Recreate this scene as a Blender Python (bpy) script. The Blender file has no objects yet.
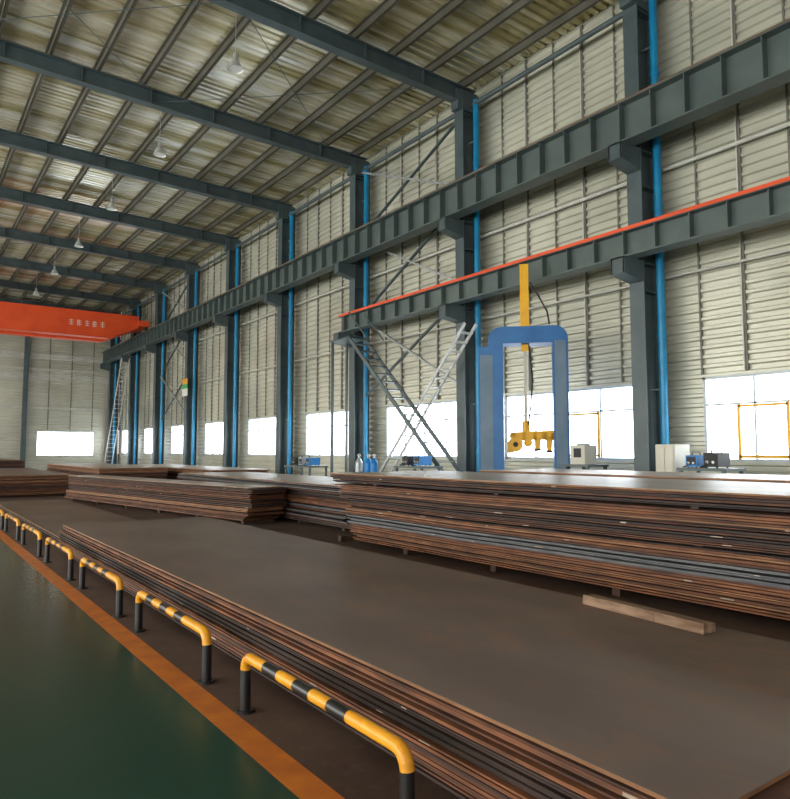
import bpy, math, random
from mathutils import Vector, Matrix
random.seed(7)
sc=bpy.context.scene
COL=sc.collection

# ------------------------------------------------------------ materials
def mat(name,c1,c2=None,scale=3.0,rough=0.6,metal=0.0,bump=0.0,stretch=(1,1,1),detail=4,c3=None,lo=0.35,hi=0.65,spec=None,fine=None):
    m=bpy.data.materials.new(name); m.use_nodes=True
    nt=m.node_tree; b=nt.nodes['Principled BSDF']
    b.inputs['Roughness'].default_value=rough; b.inputs['Metallic'].default_value=metal
    if spec is not None: b.inputs['Specular IOR Level'].default_value=spec
    if c2 is None:
        b.inputs['Base Color'].default_value=(*c1,1); return m
    tc=nt.nodes.new('ShaderNodeTexCoord'); mp=nt.nodes.new('ShaderNodeMapping')
    mp.inputs['Scale'].default_value=stretch
    nz=nt.nodes.new('ShaderNodeTexNoise'); nz.inputs['Scale'].default_value=scale; nz.inputs['Detail'].default_value=detail
    cr=nt.nodes.new('ShaderNodeValToRGB'); e=cr.color_ramp.elements
    e[0].position=lo; e[0].color=(*c1,1); e[1].position=hi; e[1].color=(*c2,1)
    if c3: x=e.new(min(0.99,hi+0.12)); x.color=(*c3,1)
    L=nt.links.new
    L(tc.outputs['Object'],mp.inputs['Vector']); L(mp.outputs['Vector'],nz.inputs['Vector'])
    L(nz.outputs['Fac'],cr.inputs['Fac']); out=cr.outputs['Color']
    if fine:
        # second finer layer: rust mottling
        n2=nt.nodes.new('ShaderNodeTexNoise'); n2.inputs['Scale'].default_value=fine[0]; n2.inputs['Detail'].default_value=12; n2.inputs['Roughness'].default_value=0.7
        L(mp.outputs['Vector'],n2.inputs['Vector'])
        r2=nt.nodes.new('ShaderNodeValToRGB'); q=r2.color_ramp.elements
        q[0].position=fine[2]; q[0].color=(0,0,0,1); q[1].position=fine[3]; q[1].color=(1,1,1,1)
        L(n2.outputs['Fac'],r2.inputs['Fac'])
        mx=nt.nodes.new('ShaderNodeMix'); mx.data_type='RGBA'
        L(r2.outputs['Color'],mx.inputs[0]); L(out,mx.inputs[6]); mx.inputs[7].default_value=(*fine[1],1)
        out=mx.outputs[2]
    L(out,b.inputs['Base Color'])
    if bump:
        bp=nt.nodes.new('ShaderNodeBump'); bp.inputs['Strength'].default_value=bump; bp.inputs['Distance'].default_value=0.02
        L(nz.outputs['Fac'],bp.inputs['Height']); L(bp.outputs['Normal'],b.inputs['Normal'])
    return m
def emis(name,c,s):
    m=bpy.data.materials.new(name); m.use_nodes=True
    b=m.node_tree.nodes['Principled BSDF']; b.inputs['Base Color'].default_value=(0.8,0.8,0.8,1)
    b.inputs['Emission Color'].default_value=(*c,1); b.inputs['Emission Strength'].default_value=s
    return m
M={}
M['slate']=mat('slate_paint',(0.055,0.082,0.09),(0.078,0.108,0.115),2,0.45)
M['slate2']=mat('crane_beam_paint',(0.075,0.102,0.10),(0.105,0.135,0.128),1.5,0.45)
M['blue']=mat('blue_paint',(0.004,0.20,0.44),(0.01,0.27,0.52),2,0.35)
M['portal']=mat('portal_blue',(0.010,0.115,0.34),(0.016,0.15,0.40),2,0.4)
M['portal2']=mat('portal_panel_grey_blue',(0.10,0.17,0.25),(0.15,0.22,0.30),2,0.5)
M['orange']=mat('orange_crane_paint',(0.75,0.075,0.015),(0.85,0.10,0.02),1,0.45)
M['railrust']=mat('crane_rail_rust',(0.16,0.07,0.03),(0.26,0.12,0.06),3,0.6)
M['wall']=mat('wall_cladding',(0.45,0.45,0.37),(0.62,0.615,0.52),0.35,0.40,0.25,stretch=(1,1,1.5))
M['seam']=mat('seam',(0.13,0.125,0.10),(0.2,0.195,0.16),2,0.6)
M['pale']=mat('pale_metal',(0.5,0.5,0.46),(0.62,0.62,0.56),2,0.45)
M['roof']=mat('roof_sheet',(0.48,0.42,0.22),(0.84,0.80,0.62),0.9,0.25,0.55,stretch=(0.22,2.6,1),detail=7,c3=(0.98,0.97,0.88),lo=0.40,hi=0.55)
M['purlin']=mat('purlin',(0.07,0.068,0.05),(0.11,0.105,0.085),1,0.55)
M['green']=mat('green_epoxy',(0.006,0.042,0.026),(0.010,0.062,0.040),0.5,0.25,0,stretch=(1,1,1))
M['line']=mat('orange_line',(0.55,0.16,0.015),(0.42,0.11,0.015),6,0.5)
M['floor']=mat('bare_floor',(0.05,0.026,0.018),(0.09,0.052,0.037),1.3,0.6,detail=8,fine=(9,(0.12,0.07,0.05),.5,.75))
M['top']=mat('steel_plate_top',(0.125,0.082,0.062),(0.19,0.135,0.108),0.9,0.55,0.05,0.1,detail=10,c3=(0.25,0.135,0.075),stretch=(1.2,0.6,1),fine=(3.5,(0.22,0.105,0.05),.52,.78))
M['e1']=mat('plate_edge_a',(0.04,0.015,0.008),(0.13,0.046,0.020),3,0.7,0.0,stretch=(1,1,8))
M['e2']=mat('plate_edge_b',(0.08,0.030,0.013),(0.22,0.080,0.030),3,0.7,0.0,stretch=(1,1,8))
M['e3']=mat('plate_edge_c',(0.016,0.009,0.008),(0.045,0.024,0.017),3,0.7,0.0,stretch=(1,1,8))
M['e4']=mat('plate_edge_d',(0.16,0.07,0.028),(0.30,0.14,0.06),3,0.6,0.0,stretch=(1,1,8))
M['e5']=mat('plate_edge_millscale',(0.06,0.065,0.075),(0.13,0.13,0.135),3,0.5,0.0,stretch=(1,1,8))
M['grey']=mat('steel_plate_light',(0.31,0.25,0.19),(0.44,0.37,0.30),1.0,0.42,0.1,0.05,detail=8,fine=(3,(0.26,0.15,0.09),.52,.75))
M['wood']=mat('timber',(0.12,0.065,0.035),(0.27,0.17,0.11),6,0.8,0,0.3,stretch=(3,0.6,3))
M['dunn']=mat('dunnage_timber',(0.04,0.022,0.014),(0.09,0.05,0.03),6,0.8)
M['black']=mat('black_paint',(0.012,0.012,0.013),None,rough=0.35)
M['yellow']=mat('yellow_paint',(0.80,0.36,0.015),(0.68,0.28,0.015),8,0.4)
M['yel2']=mat('machine_yellow',(0.90,0.48,0.01),(0.80,0.40,0.01),4,0.4)
M['frame']=mat('window_frame_white',(0.5,0.56,0.6),None,rough=0.4)
M['glass']=emis('daylit_glass',(0.86,0.94,1.0),9.0)
M['fillL']=emis('added_left_glow',(1.0,0.985,0.92),10.5)  # glow of the unseen left panes, added to brighten the hall
M['cream']=mat('cabinet_cream',(0.55,0.53,0.45),(0.62,0.6,0.52),2,0.5)
M['dark']=mat('dark_rubber',(0.02,0.02,0.022),None,rough=0.6)
M['white']=mat('white_paint',(0.75,0.75,0.72),None,rough=0.5)
M['lampshade']=mat('aluminium_shade',(0.6,0.62,0.6),None,rough=0.35,metal=0.3)
M['galv']=mat('galvanised',(0.35,0.37,0.38),(0.5,0.52,0.53),5,0.4,0.4)
M['bluelt']=mat('light_blue_machine',(0.01,0.20,0.55),None,rough=0.45)
M['greenp']=mat('sign_green',(0.05,0.4,0.12),None,rough=0.5)

# ------------------------------------------------------------ mesh builder
class B:
    def __init__(s): s.v=[];s.f=[];s.mi=[];s.m=[];s.T=Matrix.Identity(4);s.sm=[]
    def _m(s,k):
        if k not in s.m: s.m.append(k)
        return s.m.index(k)
    def add(s,vs,fs,k,smooth=False):
        o=len(s.v); s.v+= [s.T@Vector(p) for p in vs]
        mi=s._m(k)
        for f in fs: s.f.append([o+i for i in f]); s.mi.append(mi); s.sm.append(smooth)
    def box(s,x0,x1,y0,y1,z0,z1,k):
        vs=[(x,y,z) for x in(x0,x1) for y in(y0,y1) for z in(z0,z1)]
        s.add(vs,[(0,1,3,2),(4,6,7,5),(0,4,5,1),(2,3,7,6),(0,2,6,4),(1,5,7,3)],k)
    def slab(s,x0,x1,y0,y1,z0,z1,k,fz,n=14):
        vs=[];fs=[]
        for i in range(n+1):
            y=y0+(y1-y0)*i/n
            for x in(x0,x1):
                for z in(z0,z1): vs.append((x,y,fz(x,y,z)))
        for i in range(n):
            a=4*i;c=a+4
            fs+=[(a,c,c+1,a+1),(a+2,a+3,c+3,c+2),(a,a+2,c+2,c),(a+1,c+1,c+3,a+3)]
        fs+=[(0,1,3,2),(4*n,4*n+2,4*n+3,4*n+1)]
        s.add(vs,fs,k)
    def beam(s,p0,p1,w,h,k,up=(0,0,1)):
        p0=Vector(p0);p1=Vector(p1);d=(p1-p0).normalized();u=Vector(up)
        r=d.cross(u)
        if r.length<1e-4: r=d.cross(Vector((1,0,0)))
        r.normalize();u=r.cross(d).normalized()
        vs=[]
        for p in(p0,p1):
            for a in(-1,1):
                for b in(-1,1): vs.append(p+r*a*w/2+u*b*h/2)
        s.add(vs,[(0,1,3,2),(4,6,7,5),(0,4,5,1),(2,3,7,6),(0,2,6,4),(1,5,7,3)],k)
    def ibeam(s,p0,p1,w,h,k,tf=.03,tw=.02,up=(0,0,1)):
        p0=Vector(p0);p1=Vector(p1);d=(p1-p0).normalized();u=Vector(up)
        r=d.cross(u).normalized();u=r.cross(d).normalized()
        o=u*(h/2-tf/2)
        s.beam(p0+o,p1+o,w,tf,k,u);s.beam(p0-o,p1-o,w,tf,k,u);s.beam(p0,p1,tw,h-2*tf,k,u)
    def cyl(s,p0,p1,r,k,n=12,r2=None,cap=True):
        p0=Vector(p0);p1=Vector(p1);d=(p1-p0).normalized();r2=r if r2 is None else r2
        a=d.orthogonal().normalized();b=d.cross(a)
        vs=[]
        for p,rr in((p0,r),(p1,r2)):
            for i in range(n):
                t=2*math.pi*i/n; vs.append(p+(a*math.cos(t)+b*math.sin(t))*rr)
        s.add(vs,[(i,(i+1)%n,n+(i+1)%n,n+i) for i in range(n)],k,True)
        if cap: s.add(vs,[tuple(range(n))[::-1],tuple(range(n,2*n))],k)
    def tube(s,pts,r,ks,n=12):
        pts=[Vector(p) for p in pts]; rings=[]
        a=None
        for i,p in enumerate(pts):
            if i==0:d=pts[1]-p
            elif i==len(pts)-1:d=p-pts[i-1]
            else:d=(pts[i+1]-p).normalized()+(p-pts[i-1]).normalized()
            d.normalize()
            if a is None:a=d.orthogonal().normalized()
            a=(a-d*a.dot(d)).normalized();b=d.cross(a)
            rings.append([p+(a*math.cos(2*math.pi*j/n)+b*math.sin(2*math.pi*j/n))*r for j in range(n)])
        for i in range(len(pts)-1):
            k=ks if isinstance(ks,str) else ks[i]
            s.add(rings[i]+rings[i+1],[(j,(j+1)%n,n+(j+1)%n,n+j) for j in range(n)],k,True)
        for rg,i in((rings[0],0),(rings[-1],-1)):
            s.add(rg,[tuple(range(n))],ks if isinstance(ks,str) else ks[i])
    def prism(s,poly,axis,a0,a1,k):
        def P(u,w,a):
            return {'x':(a,u,w),'y':(u,a,w),'z':(u,w,a)}[axis]
        n=len(poly)
        vs=[P(u,w,a0) for u,w in poly]+[P(u,w,a1) for u,w in poly]
        s.add(vs,[tuple(range(n))[::-1],tuple(range(n,2*n))]+[(i,(i+1)%n,n+(i+1)%n,n+i) for i in range(n)],k)
    def done(s,name,bevel=0):
        me=bpy.data.meshes.new(name); me.from_pydata([tuple(v) for v in s.v],[],s.f)
        for k in s.m: me.materials.append(M[k])
        me.polygons.foreach_set('material_index',s.mi); me.polygons.foreach_set('use_smooth',s.sm)
        me.update()
        import bmesh
        bm=bmesh.new();bm.from_mesh(me);bmesh.ops.recalc_face_normals(bm,faces=bm.faces);bm.to_mesh(me);bm.free()
        o=bpy.data.objects.new(name,me);COL.objects.link(o)
        if bevel:
            md=o.modifiers.new('bevel','BEVEL');md.width=bevel;md.segments=2;md.limit_method='ANGLE'
        return o

XW=13.6; YB=-14.0; XL=-14.0; SP=5.76
COLY=[8.85+SP*k for k in range(-3,9)]
YE=COLY[-1]+.45
RZ=12.34
def roofz(x): return RZ+0.028*(13.6-x) if x>-2 else RZ+0.028*15.6-0.028*(-2-x)

# ------------------------------------------------------------ floor
b=B(); b.box(XL,1.57,YB,YE+.2,-.2,0,'green'); b.box(1.57,1.74,YB,YE+.2,-.2,0,'line'); b.box(1.74,XW+.1,YB,YE+.2,-.2,0,'floor')
b.done('floor')

# ------------------------------------------------------------ corrugated wall
P=0.2
def corr(b,kind,fix,a0,a1,z0,z1,k,dirn=1):
    prof=[(0,0),(.09,0),(.115,.055),(.175,.055),(.2,0)]
    pts=[]
    i=math.floor(z0/P)
    while i*P<z1:
        for dz,dx in prof[:-1]:
            z=i*P+dz
            if z0<z<z1: pts.append((z,dx))
        i+=1
    def dep(z):
        t=z%P
        for (q0,d0),(q1,d1) in zip(prof,prof[1:]):
            if q0<=t<=q1: return d0+(d1-d0)*(t-q0)/(q1-q0)
        return 0
    pts=[(z0,dep(z0))]+pts+[(z1,dep(z1))]
    vs=[];fs=[]
    for z,d in pts:
        for a in(a0,a1):
            vs.append((fix-dirn*d,a,z) if kind=='x' else (a,fix-dirn*d,z))
    for i in range(len(pts)-1): fs.append((2*i,2*i+1,2*i+3,2*i+2))
    b.add(vs,fs,k)
WZ0,WZ1=1.37,3.12
b=B()
wins=[]
for i,y in enumerate(COLY[:-1]):
    y2=COLY[i+1]; w0,w1=y+.6,y+4.8
    corr(b,'x',XW,y,y2,0,WZ0,'wall'); corr(b,'x',XW,y,y2,WZ1,12.5,'wall')
    corr(b,'x',XW,y,w0,WZ0,WZ1,'wall'); corr(b,'x',XW,w1,y2,WZ0,WZ1,'wall')
    wins.append((w0,w1))
    for q in (1.0,1.95,2.9,3.85,4.8):
        main=q in(1.95,3.85)
        b.box(XW-.07,XW-.03,y+q-.02,y+q+.02,WZ1+.05,12.3,'seam')
        if main: b.box(XW-.10,XW-.03,y+q+.03,y+q+.06,WZ1+.05,12.3,'pale')
b.box(XW+.02,XW+.12,YB,YE,0,WZ0-.02,'seam')
b.box(XW+.02,XW+.12,YB,YE,WZ1+.02,12.5,'seam')
b.done('wall_right')
b=B()
FX0,FX1=8.0,11.9
corr(b,'y',YE,XL,FX0,0,13.0,'wall'); corr(b,'y',YE,FX1,XW,0,12.5,'wall')
corr(b,'y',YE,FX0,FX1,0,1.2,'wall'); corr(b,'y',YE,FX0,FX1,3.0,12.6,'wall')
for x in [1.5,3,4.5,8.7,10.2,11.7]:
    b.box(x-.03,x+.03,YE-.06,YE-.03,3.1,12.6,'seam')
for z in (4.6,7.4,10):
    b.box(XL,XW,YE-.16,YE-.05,z,z+.12,'pale')
for z in (6.7,8.2): corr(b,'y',YE-.05,XL,XW,z,z+.45,'pale')
b.box(7.0,7.3,YE-.4,YE-.06,0,12.3,'slate')
b.done('wall_far')
b=B()
corr(b,'x',XL,YB,YE,0,1.4,'wall',-1);corr(b,'x',XL,YB,YE,7.4,12.6,'wall',-1)
b.box(XL-.12,XL-.02,YB,YE,0,1.4,'seam');b.box(XL-.12,XL-.02,YB,YE,7.4,12.6,'seam')
b.done('wall_left')

# windows
def window(n,w0,w1,z0,z1,x,inner_yellow,kind='x'):
    b=B()
    def bx(d0,d1,a0,a1,q0,q1,k):
        if kind=='x': b.box(x+d0,x+d1,a0,a1,q0,q1,k)
        else: b.box(a0,a1,x+d0,x+d1,q0,q1,k)
    t=.06
    bx(-.05,.08,w0,w1,z0,z0+t,'frame');bx(-.05,.08,w0,w1,z1-t,z1,'frame')
    bx(-.05,.08,w0,w0+t,z0,z1,'frame');bx(-.05,.08,w1-t,w1,z0,z1,'frame')
    n4=4; L=(w1-w0)/n4
    for i in range(1,n4): bx(-.03,.05,w0+i*L-.02,w0+i*L+.02,z0,z1,'frame')
    bx(-.03,.05,w0,w1,z0+1.15,z0+1.19,'frame')
    if inner_yellow:
        a0,a1=w0+L*1.05,w0+L*1.95
        if inner_yellow==2: a0,a1=w0+L*2.4,w0+L*3.3
        for c in(a0,a1): bx(-.06,-.03,c-.03,c+.03,z0+.06,z0+1.15,'yel2')
        bx(-.06,-.03,a0,a1,z0+1.09,z0+1.14,'yel2');bx(-.06,-.03,a0,a1,z0+.08,z0+.14,'yel2')
    bx(.082,.09,w0,w1,z0,z1,'glass')
    b.done('window_%d'%n)
for i,(w0,w1) in enumerate(wins): window(i+1,w0,w1,WZ0,WZ1,XW,{2:2,3:1}.get(i,0))
window(20,FX0,FX1,1.2,3.0,YE,False,'y')
b=B()
y=YB+1
while y<YE-5:
    b.box(XL-.06,XL-.04,y,y+5,1.4,7.4,'fillL')  # oversized glowing pane out of view, added to light roof and right wall
    b.box(XL-.05,XL+.05,y-.1,y,1.4,7.4,'frame'); b.box(XL-.05,XL+.05,y+5,y+6,1.4,7.4,'wall'); y+=6
b.done('window_30')

# ------------------------------------------------------------ roof
b=B()
def roofstrip(x0,x1,y0,y1,k):
    vs=[];fs=[];y=y0
    prof=[(0,0),(.14,0),(.17,.05),(.22,.05)]
    ys=[]
    while y<y1:
        for d,h in prof: ys.append((y+d,h))
        y+=.25
    for yy,h in ys:
        vs.append((x0,yy,roofz(x0)+h));vs.append((x1,yy,roofz(x1)+h))
    for i in range(len(ys)-1): fs.append((2*i,2*i+2,2*i+3,2*i+1))
    b.add(vs,fs,k)
roofstrip(-2,XW+.1,YB,YE,'roof'); roofstrip(XL,-2,YB,YE,'roof')
b.done('ceiling')
b=B()
x=12.9
while x>XL+.5:
    if abs(x+2)>.2:
        z=roofz(x)-.12
        b.box(x-.012,x+.012,YB,YE-.1,z-.1,z+.1,'purlin')
        b.box(x-.08,x+.01,YB,YE-.1,z+.09,z+.105,'purlin'); b.box(x-.01,x+.07,YB,YE-.1,z-.1,z-.085,'purlin')
    x-=1.25
b.done('roof_purlins')
for y in COLY:
    b=B()
    for (xa,xb) in((13.3,-2.0),(-2.0,XL+.2)):
        za=roofz(xa)-.24;zb=roofz(xb)-.24
        h=.46
        b.beam((xa,y,za-.015),(xb,y,zb-.015),.28,.03,'slate')
        b.beam((xa,y,za-h),(xb,y,zb-h),.28,.03,'slate')
        b.beam((xa,y,za-h/2),(xb,y,zb-h/2),.02,h,'slate')
        for t in range(1,8):
            xx=xa+(xb-xa)*t/8;zz=roofz(xx)-.24
            b.box(xx-.01,xx+.01,y-.13,y+.13,zz-h,zz,'slate')
    b.box(12.6,13.35,y-.15,y+.15,11.4,12.0,'slate')
    b.done('roof_rafter')
b=B()
for i,y in enumerate(COLY[:-1]):
    if i in(4,8):
        for x0 in (12,6,0):
            b.cyl((x0,y,roofz(x0)-.5),(x0-6,y+SP,roofz(x0-6)-.5),.012,'slate',6)
            b.cyl((x0-6,y,roofz(x0-6)-.5),(x0,y+SP,roofz(x0)-.5),.012,'slate',6)
b.done('roof_bracing_rods')

# ------------------------------------------------------------ columns
for y in COLY:
    b=B()
    x0,x1=12.75,13.38
    b.box(x0,x0+.03,y-.18,y+.18,0,11.95,'slate');b.box(x1-.03,x1,y-.18,y+.18,0,11.95,'slate')
    b.box(x0+.03,x1-.03,y-.012,y+.012,0,11.95,'slate')
    for z in(5.0,5.6,7.3,8.1,9.1,11.3): b.box(x0+.03,x1-.03,y-.17,y+.17,z,z+.025,'slate')
    b.box(x0-.1,x1+.05,y-.28,y+.28,0,.03,'slate')
    def corbel(z,zt,xo):
        b.box(xo,x0,y-.17,y+.17,zt-.03,zt,'slate')
        b.prism([(x0,z),(x0,zt-.03),(xo,zt-.03),(xo,zt-.34)],'y',y-.16,y-.13,'slate')
        b.prism([(x0,z),(x0,zt-.03),(xo,zt-.03),(xo,zt-.34)],'y',y+.13,y+.16,'slate')
        b.beam((xo,y,zt-.34),(x0,y,z),.34,.03,'slate')
        b.box(xo,xo+.02,y-.17,y+.17,zt-.35,zt,'slate')
    corbel(7.65,8.12,12.1)
    if y<22: corbel(5.22,5.65,12.1)
    b.done('steel_column')
    b=B()
    px,py=13.12,y-.33
    b.cyl((px,py,0.02),(px,py,11.7),.085,'blue',14)
    for z in(1.5,4,6.8,9.8): b.cyl((px,py,z),(px,py,z+.08),.10,'blue',14)
    b.beam((px,py,2.9),(px,py+.3,2.9),.03,.03,'galv');b.beam((px,py,10.5),(px,py+.3,10.5),.03,.03,'galv')
    b.done('blue_downpipe')

def girder(xc,y0,y1,z0,z1,w,step,railk,rh):
    b=B()
    b.ibeam((xc,y0,(z0+z1)/2),(xc,y1,(z0+z1)/2),w,z1-z0,'slate2',.035,.02)
    y=y0+.02
    while y<y1:
        for sgn in(-1,1):
            b.box(xc+(.012 if sgn>0 else -w/2+.02),xc+(w/2-.02 if sgn>0 else -.012),y-.01,y+.01,z0+.035,z1-.035,'slate2')
        y+=step
    b.box(xc-.05,xc+.05,y0,y1,z1,z1+.02,railk);b.box(xc-.012,xc+.012,y0,y1,z1+.02,z1+rh-.03,railk);b.box(xc-.035,xc+.035,y0,y1,z1+rh-.03,z1+rh,railk)
    return b
b=girder(12.35,YB+1,YE-.5,8.12,9.0,.42,.75,'railrust',.13)
b.done('crane_runway_girder_upper')
b=girder(12.35,YB+1,20.3,5.65,6.22,.36,.75,'orange',.10)
b.box(12.15,12.19,YB+1,20.3,6.2,6.27,'orange')
b.done('crane_runway_girder_lower')
b=B()
for z,r,k,x in((7.75,.045,'pale',13.4),(9.3,.03,'pale',13.42),(11.6,.07,'slate',13.1),(5.35,.03,'pale',13.42)):
    b.cyl((x,YB+1,z),(x,YE-.3,z),r,k,8)
b.done('wall_pipes')

b=B()
for y0 in(COLY[4],COLY[8]):
    for (za,zb) in((9.3,11.5),(6.4,9.0),(3.4,6.2)):
        b.beam((13.05,y0+.2,za),(13.05,y0+SP-.2,zb),.08,.06,'galv');b.beam((13.12,y0+.2,zb),(13.12,y0+SP-.2,za),.08,.06,'slate')
b.done('column_cross_bracing')

# ------------------------------------------------------------ overhead crane
b=B()
yc=44.5
b.prism([(-13,8.5),(10.2,8.5),(11.9,9.25),(11.9,9.95),(-13,9.95)],'y',yc-.3,yc+.3,'orange')
b.box(-13,11.9,yc-.36,yc+.36,9.95,9.99,'orange');b.box(-13,10.2,yc-.36,yc+.36,8.46,8.5,'orange')
b.prism([(-13,8.5),(10.2,8.5),(11.9,9.25),(11.9,9.95),(-13,9.95)],'y',yc+1.6,yc+2.2,'orange')
b.box(11.85,12.5,yc-.6,yc+2.6,9.35,9.7,'orange')
for q in(-.35,2.35): b.cyl((12.28,yc+q,9.31),(12.42,yc+q,9.31),.18,'dark',16)
b.box(2.0,3.4,yc-.2,yc+2,10.0,10.7,'orange')
cx=7.9
for c in range(5):
    for r in range(3): b.box(cx,cx+.24,yc-.306,yc-.3,9.10+r*.12,9.125+r*.12,'white')
    b.box(cx+.1,cx+.13,yc-.307,yc-.3,9.06,9.42,'white'); 
    if c%2: b.box(cx,cx+.03,yc-.307,yc-.3,9.06,9.4,'white')
    cx+=.44
b.done('overhead_crane')

# ------------------------------------------------------------ pendant lamps
for k in range(-1,8):
    y=COLY[4]+SP*k+.15; b=B(); x=6.0; zt=roofz(x)-.22; z=10.55
    b.cyl((x,y,z+.3),(x,y,zt),.01,'galv',6)
    b.cyl((x,y,z+.13),(x,y,z+.3),.055,'galv',12)
    b.cyl((x,y,z-.08),(x,y,z+.13),.19,'lampshade',20,.08,False)
    b.cyl((x,y,z-.06),(x,y,z-.05),.17,'white',20)
    b.done('pendant_lamp')

# ------------------------------------------------------------ plate stacks
def stack(name,x0,x1,y0,y1,z1,rot=0,topk='top',dz=.022,gap=.006,jit=.03,step=0.0,base=.06,drift=0.0,warp=.012):
    b=B()
    cx,cy=(x0+x1)/2,(y0+y1)/2
    b.T=Matrix.Translation((cx,cy,0))@Matrix.Rotation(math.radians(rot),4,'Z')
    hx,hy=(x1-x0)/2,(y1-y0)/2
    n=int(hy*2/1.8)
    for i in range(n+1):
        y=-hy+.3+i*(2*hy-.6)/n
        b.box(-hx+.07,hx-.05,y-.05,y+.05,0,base*.985,'dunn')
    ph=random.uniform(0,6)
    def fz(x,y,z):
        f=z-base; w=warp*(1-f/(z1-base))*2.0
        return base+f*(1+w*math.sin(y*.9+ph)+w*.6*math.sin(y*2.1+ph*2+x*.3))
    L=[];tot=0;i=0
    while tot<z1-base:
        th=dz*random.choice((.6,.8,1,1,1.3)); g=gap*random.choice((.5,1,1,2))
        if i%7==6: g=gap+random.uniform(.008,.022)
        L.append([th,g]);tot+=th+g;i+=1
    L[-1]=[dz,0]; tot=sum(a+c for a,c in L); sc_=(z1-base)/tot
    N=len(L); z=base; ox=oy=0; grp=('e1','e2','e3')
    for i,(th,g) in enumerate(L):
        th*=sc_;g*=sc_;t=i/N;last=i==N-1
        if i%5==0:
            ox=random.uniform(-jit,jit);oy=random.uniform(-jit*4,jit*2)
            grp=random.choice((('e1','e2','e3'),('e2','e2','e4','e1'),('e3','e3','e1'),('e1','e2','e4'),('e5','e3','e1') if z1>.5 else ('e1','e3','e2')))
        jx=ox+random.uniform(-jit,jit)*.4;jy=oy+random.uniform(-jit,jit)*1.5
        st=step*(1-t)
        if last:jx=jy=0;st=0
        k=random.choice(grp)
        X0,X1,Y0,Y1=-hx-st+jx,hx+jx,-hy-st+jy,hy+jy-drift*(1-t)
        if last:
            b.slab(X0,X1,Y0,Y1,z,z+th*.85,'e4',fz)
            b.slab(X0+.001,X1-.001,Y0+.001,Y1-.001,z+th*.85,z+th,topk,fz)
        else: b.slab(X0,X1,Y0,Y1,z,z+th,k,fz)
        for _ in range(3):
            if random.random()<.3:
                yy=random.uniform(Y0,Y1-.6); b.slab(X0-.002,X0,yy,yy+random.uniform(.03,.15),z+th*.2,z+th*.8,'grey',fz,1)
        z+=th
        if not last:
            for q in(-.8,-.4,0,.4,.8): b.slab(X0+.1,X1-.1,q*hy-.04,q*hy+.04,z-.002,z+g,'e3',fz,1)
        z+=g
    return b.done(name)
stack('steel_plate_stack',2.14,4.45,1.28,11.9,.44,0,'top',.017,.006,.02,.05,warp=.008)
stack('steel_plate_stack',6.45,8.9,-3.0,10.9,1.2,1.2,'grey',.02,.006,.07,.0,.1,.9)
stack('steel_plate_stack',9.2,11.2,-3.0,10.0,1.22,0,'grey',.025,.006,.03,.0,.1)
stack('steel_plate_stack',5.3,6.2,14.0,24.5,.8,9.2,'grey',.02,.008,.06,.03,.08)
stack('steel_plate_stack',7.2,9.4,11.6,21.6,.9,0,'grey',.02,.008,.06,.03,.08)
stack('steel_plate_stack',2.3,4.2,12.6,23,.12,0,'top',.02,.008,.04,.0,.04)
stack('steel_plate_stack',2.6,5.2,27,38,.75,0,'top',.03,.01,.05,.0,.08)
stack('steel_plate_stack',6.0,8.5,27,38,.95,0,'grey',.03,.01,.05,.0,.08)
stack('steel_plate_stack',3.0,5.4,41,51,1.1,0,'top',.03,.01,.05,.0,.08)
stack('steel_plate_stack',9.2,11.4,24,36,.9,0,'grey',.03,.01,.05,.0,.08)

b=B()
b.T=Matrix.Translation((4.28,3.0,.4405))@Matrix.Rotation(math.radians(-5),4,'Z')
b.prism([(-.065,0),(.06,0),(.065,.06),(-.055,.07)],'y',-.53,-.15,'wood')
b.prism([(-.065,0),(.06,0),(.065,.06),(-.055,.07)],'y',-.15,.5,'wood');b.done('timber_block',.006)

# ------------------------------------------------------------ guard rails
def grail(y0,y1):
    b=B();x=1.80;H=.335;r=.033;R=.08
    b.cyl((x,y0,0),(x,y0,.015),.06,'black',12);b.cyl((x,y1,0),(x,y1,.015),.06,'black',12)
    pts=[(x,y0,0),(x,y0,H-R)];ks=['black']
    for i in range(1,5):
        t=i/4*math.pi/2;pts.append((x,y0+R-R*math.cos(t),H-R+R*math.sin(t)));ks.append('yellow')
    L=y1-y0-2*R
    segs=[.10,.15,.12,.12,.12,.13,.12,.14]
    tt=0;tot=sum(segs)
    for i,sg in enumerate(segs):
        tt+=sg/tot
        pts.append((x,y0+R+L*tt,H));ks.append('yellow' if i%2==1 else ('black' if i else 'yellow'))
    for i in range(1,5):
        t=i/4*math.pi/2;pts.append((x,y1-R+R*math.sin(t),H-R+R*math.cos(t)));ks.append('yellow')
    pts.append((x,y1,0));ks.append('black')
    b.tube(pts,r,ks,16);b.done('guard_rail')
for k in range(-1,14): grail(2.42+2.33*k,4.09+2.33*k)

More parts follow.
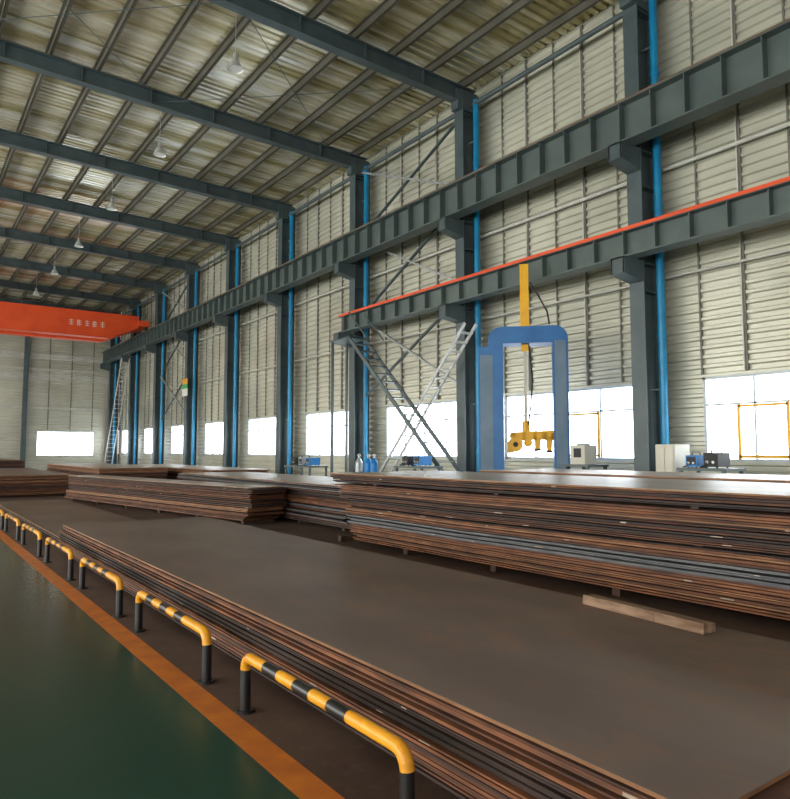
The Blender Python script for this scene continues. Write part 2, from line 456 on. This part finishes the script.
# ------------------------------------------------------------ blue portal machine
b=B()
b.T=Matrix.Translation((11.8,11.15,0))@Matrix.Rotation(math.radians(-46),4,'Z')
W=.90;H=4.45;t=.34;R=.3
out=[(-W,0),(-W,H-R)]
for i in range(1,7):
    a=i/6*math.pi/2;out.append((-W+R-R*math.cos(a),H-R+R*math.sin(a)))
for i in range(0,7):
    a=i/6*math.pi/2;out.append((W-R+R*math.sin(a),H-R+R*math.cos(a)))
out+=[(W,0),(W-t,0),(W-t,H-t-.05),(-W+t,H-t-.05),(-W+t,0)]
b.prism(out,'y',-.28,.28,'portal')
b.box(-W-.22,-W,-.25,.25,0,4.0,'portal')
b.box(-W-.19,-W+.1,-.29,-.25,.5,3.8,'portal2')
b.box(W-.3,W-.05,-.30,-.28,1.0,4.1,'portal2')
b.box(-W-.3,-W+.5,-.45,.45,0,.12,'portal');b.box(W-.5,W+.15,-.45,.45,0,.12,'portal')
b.box(-.16,.04,-.1,.1,4.45,5.95,'yel2');b.box(-.20,.08,-.14,.14,4.4,4.5,'yel2')
b.box(-.10,-.02,-.05,.05,2.25,4.1,'cream')
b.cyl((-.06,0,2.02),(-.06,0,2.28),.09,'yel2',14)
b.box(-.14,.02,-.1,.1,3.9,4.05,'yel2')
# chunky open clamp
b.prism([(-.40,2.02),(.56,2.06),(.60,1.96),(.56,1.86),(-.36,1.82),(-.44,1.92)],'y',-.12,-.06,'yel2')
b.prism([(-.40,2.02),(.56,2.06),(.60,1.96),(.56,1.86),(-.36,1.82),(-.44,1.92)],'y',.06,.12,'yel2')
for q in(-.34,-.1,.14,.36,.54): b.box(q-.04,q+.04,-.12,.12,1.84,2.0,'yel2')
b.cyl((-.30,-.13,1.74),(-.30,.13,1.74),.17,'yel2',18);b.cyl((-.30,-.14,1.74),(-.30,-.13,1.74),.06,'dark',12)
b.cyl((-.02,-.13,1.78),(-.02,.13,1.78),.10,'yel2',16)
for q,l in((.20,1.64),(.46,1.60)):
    b.prism([(q-.08,1.9),(q+.08,1.9),(q+.05,l),(q-.05,l)],'y',-.12,.12,'yel2');b.cyl((q,0,l-.05),(q,0,l),.08,'dark',14)
b.box(-.48,-.34,-.1,.1,1.55,1.8,'yel2')
b.tube([(.06,-.12,5.5),(.25,-.14,5.2),(.45,-.15,4.8),(.5,-.15,4.5)],.02,'dark',8)
b.tube([(.02,-.12,4.1),(.1,-.3,3.2),(.05,-.3,2.6),(0,-.1,2.2)],.018,'dark',8)
b.done('blue_portal_lifter')

# ------------------------------------------------------------ stairs / ladders
def stair(x,w,p0,p1,k,kt,n,th=.12):
    b=B()
    (ya,za),(yb,zb)=p0,p1
    for xx in(x-w/2,x+w/2): b.beam((xx,ya,za),(xx,yb,zb),.04,th,k)
    for i in range(1,n):
        t=i/n;y=ya+(yb-ya)*t;z=za+(zb-za)*t
        b.box(x-w/2,x+w/2,y-.1,y+.1,z-.015,z+.015,kt)
    return b
b=stair(11.75,.6,(18.5,5.2),(12.7,.0),'slate','slate',20)
for xx in(11.45,12.05):
    b.beam((xx,18.5,6.0),(xx,17.4,5.0),.03,.03,'slate')
b.box(11.4,12.1,18.4,19.6,5.15,5.2,'slate')
b.box(11.45,11.52,19.5,19.57,0,5.2,'slate');b.box(12.0,12.07,19.5,19.57,0,5.2,'slate')
b.done('access_staircase')
b=stair(12.33,.4,(13.7,5.0),(18.6,0),'galv','pale',22,.08);b.done('inclined_ladder')
b=stair(12.2,.5,(48.2,7.8),(52.5,0),'pale','pale',26,.1);b.done('inclined_ladder')

# ------------------------------------------------------------ shop equipment
def bench(x,y,L,h=1.3):
    b=B();b.box(x-.35,x+.35,y-L/2,y+L/2,h-.05,h,'slate2')
    for dx in(-.3,.3):
        for dy in(-L/2+.06,L/2-.06): b.box(x+dx-.03,x+dx+.03,y+dy-.03,y+dy+.03,0,h-.05,'slate2')
    b.box(x-.32,x+.32,y-L/2+.05,y+L/2-.05,.3,.33,'slate2');b.done('workbench')
def welder(x,y,z,k,s=1):
    b=B();b.T=Matrix.Translation((x,y,z))@Matrix.Scale(s,4);x=y=z=0
    b.box(x-.25,x+.25,y-.16,y+.16,z+.03,z+.33,k);b.box(x-.255,x-.25,y-.13,y+.13,z+.08,z+.29,'dark')
    for q in(-.07,.07): b.cyl((x-.285,y+q,z+.13),(x-.25,y+q,z+.13),.03,'galv',10)
    b.tube([(x-.2,y,z+.33),(x-.18,y,z+.4),(x+.18,y,z+.4),(x+.2,y,z+.33)],.015,'dark',8)
    for dx in(-.2,.2):
        for dy in(-.12,.12): b.cyl((x+dx,y+dy,z),(x+dx,y+dy,z+.03),.02,'dark',8)
    b.tube([(x-.28,y+.07,z+.13),(x-.33,y+.1,z+.05),(x-.32,y+.2,z+.02),(x-.1,y+.24,z+.02)],.014,'dark',8)
    b.done('welding_machine',.006)
def cabinet(x,y,w,h,k='cream'):
    b=B();b.box(x-.25,x+.25,y-w/2,y+w/2,.08,h,k);b.box(x-.23,x+.23,y-w/2+.02,y+w/2-.02,0,.08,'dark')
    b.box(x-.265,x-.25,y-w/2+.03,y-.01,.12,h-.04,k);b.box(x-.265,x-.25,y+.01,y+w/2-.03,.12,h-.04,k)
    b.box(x-.29,x-.265,y-.06,y-.03,h*.5,h*.5+.15,'dark');b.done('electrical_cabinet',.006)
def gas(x,y,k):
    b=B();b.cyl((x,y,0),(x,y,1.25),.115,k,16);b.cyl((x,y,1.25),(x,y,1.38),.115,k,16,.045);b.cyl((x,y,1.38),(x,y,1.5),.035,'galv',10)
    b.box(x-.06,x+.06,y-.02,y+.02,1.44,1.47,'galv');b.done('gas_cylinder')
cabinet(12.25,7.8,.42,1.72)
bench(12.2,7.0,.95,1.28);welder(12.15,7.25,1.28,'bluelt',.7);welder(12.15,6.85,1.28,'dark',.85)
bench(12.3,9.95,.7,1.3)
b=B();b.box(12.1,12.5,9.8,10.2,1.3,1.72,'cream');b.box(12.09,12.1,9.9,10.1,1.45,1.65,'dark');b.box(12.2,12.4,9.9,10.1,1.72,1.75,'dark');b.done('control_box')
bench(11.1,20.6,1.8,1.1);welder(11.1,20.1,1.1,'bluelt',.8);welder(11.1,20.6,1.1,'galv',.8);welder(11.1,21.1,1.1,'dark',.8)
bench(11.0,14.3,1.2,1.2);welder(11,14.1,1.2,'bluelt',.8);welder(11,14.6,1.2,'dark',.8)
for x,y,k in((11.1,16.5,'bluelt'),(11.1,16.8,'bluelt'),(11.1,17.3,'galv'),(11.9,4.9,'dark'),(11.9,5.2,'bluelt')): gas(x,y,k)
b=B();b.box(12.68,12.72,37.2,38,4.6,5.0,'white');b.box(12.68,12.72,37.2,38,5.0,5.25,'greenp');b.box(12.68,12.72,37.2,38,5.25,5.55,'yellow');b.box(12.72,12.75,37.5,37.7,4.7,5.4,'galv');b.done('safety_sign')

# ------------------------------------------------------------ light
w=bpy.data.worlds.new('world');sc.world=w;w.use_nodes=True
bg=w.node_tree.nodes['Background'];bg.inputs[0].default_value=(1.0,0.98,0.94,1);bg.inputs[1].default_value=0.9

cam=bpy.data.cameras.new('camera');co=bpy.data.objects.new('camera',cam);COL.objects.link(co)
co.location=(0,0,1.6);co.rotation_euler=(math.radians(90+4.23),0,math.radians(-35.66))
cam.sensor_fit='HORIZONTAL';cam.sensor_width=36;cam.lens=690/790*36;cam.clip_end=300
sc.camera=co
sc.view_settings.view_transform='Standard'
sc.view_settings.exposure=-0.2
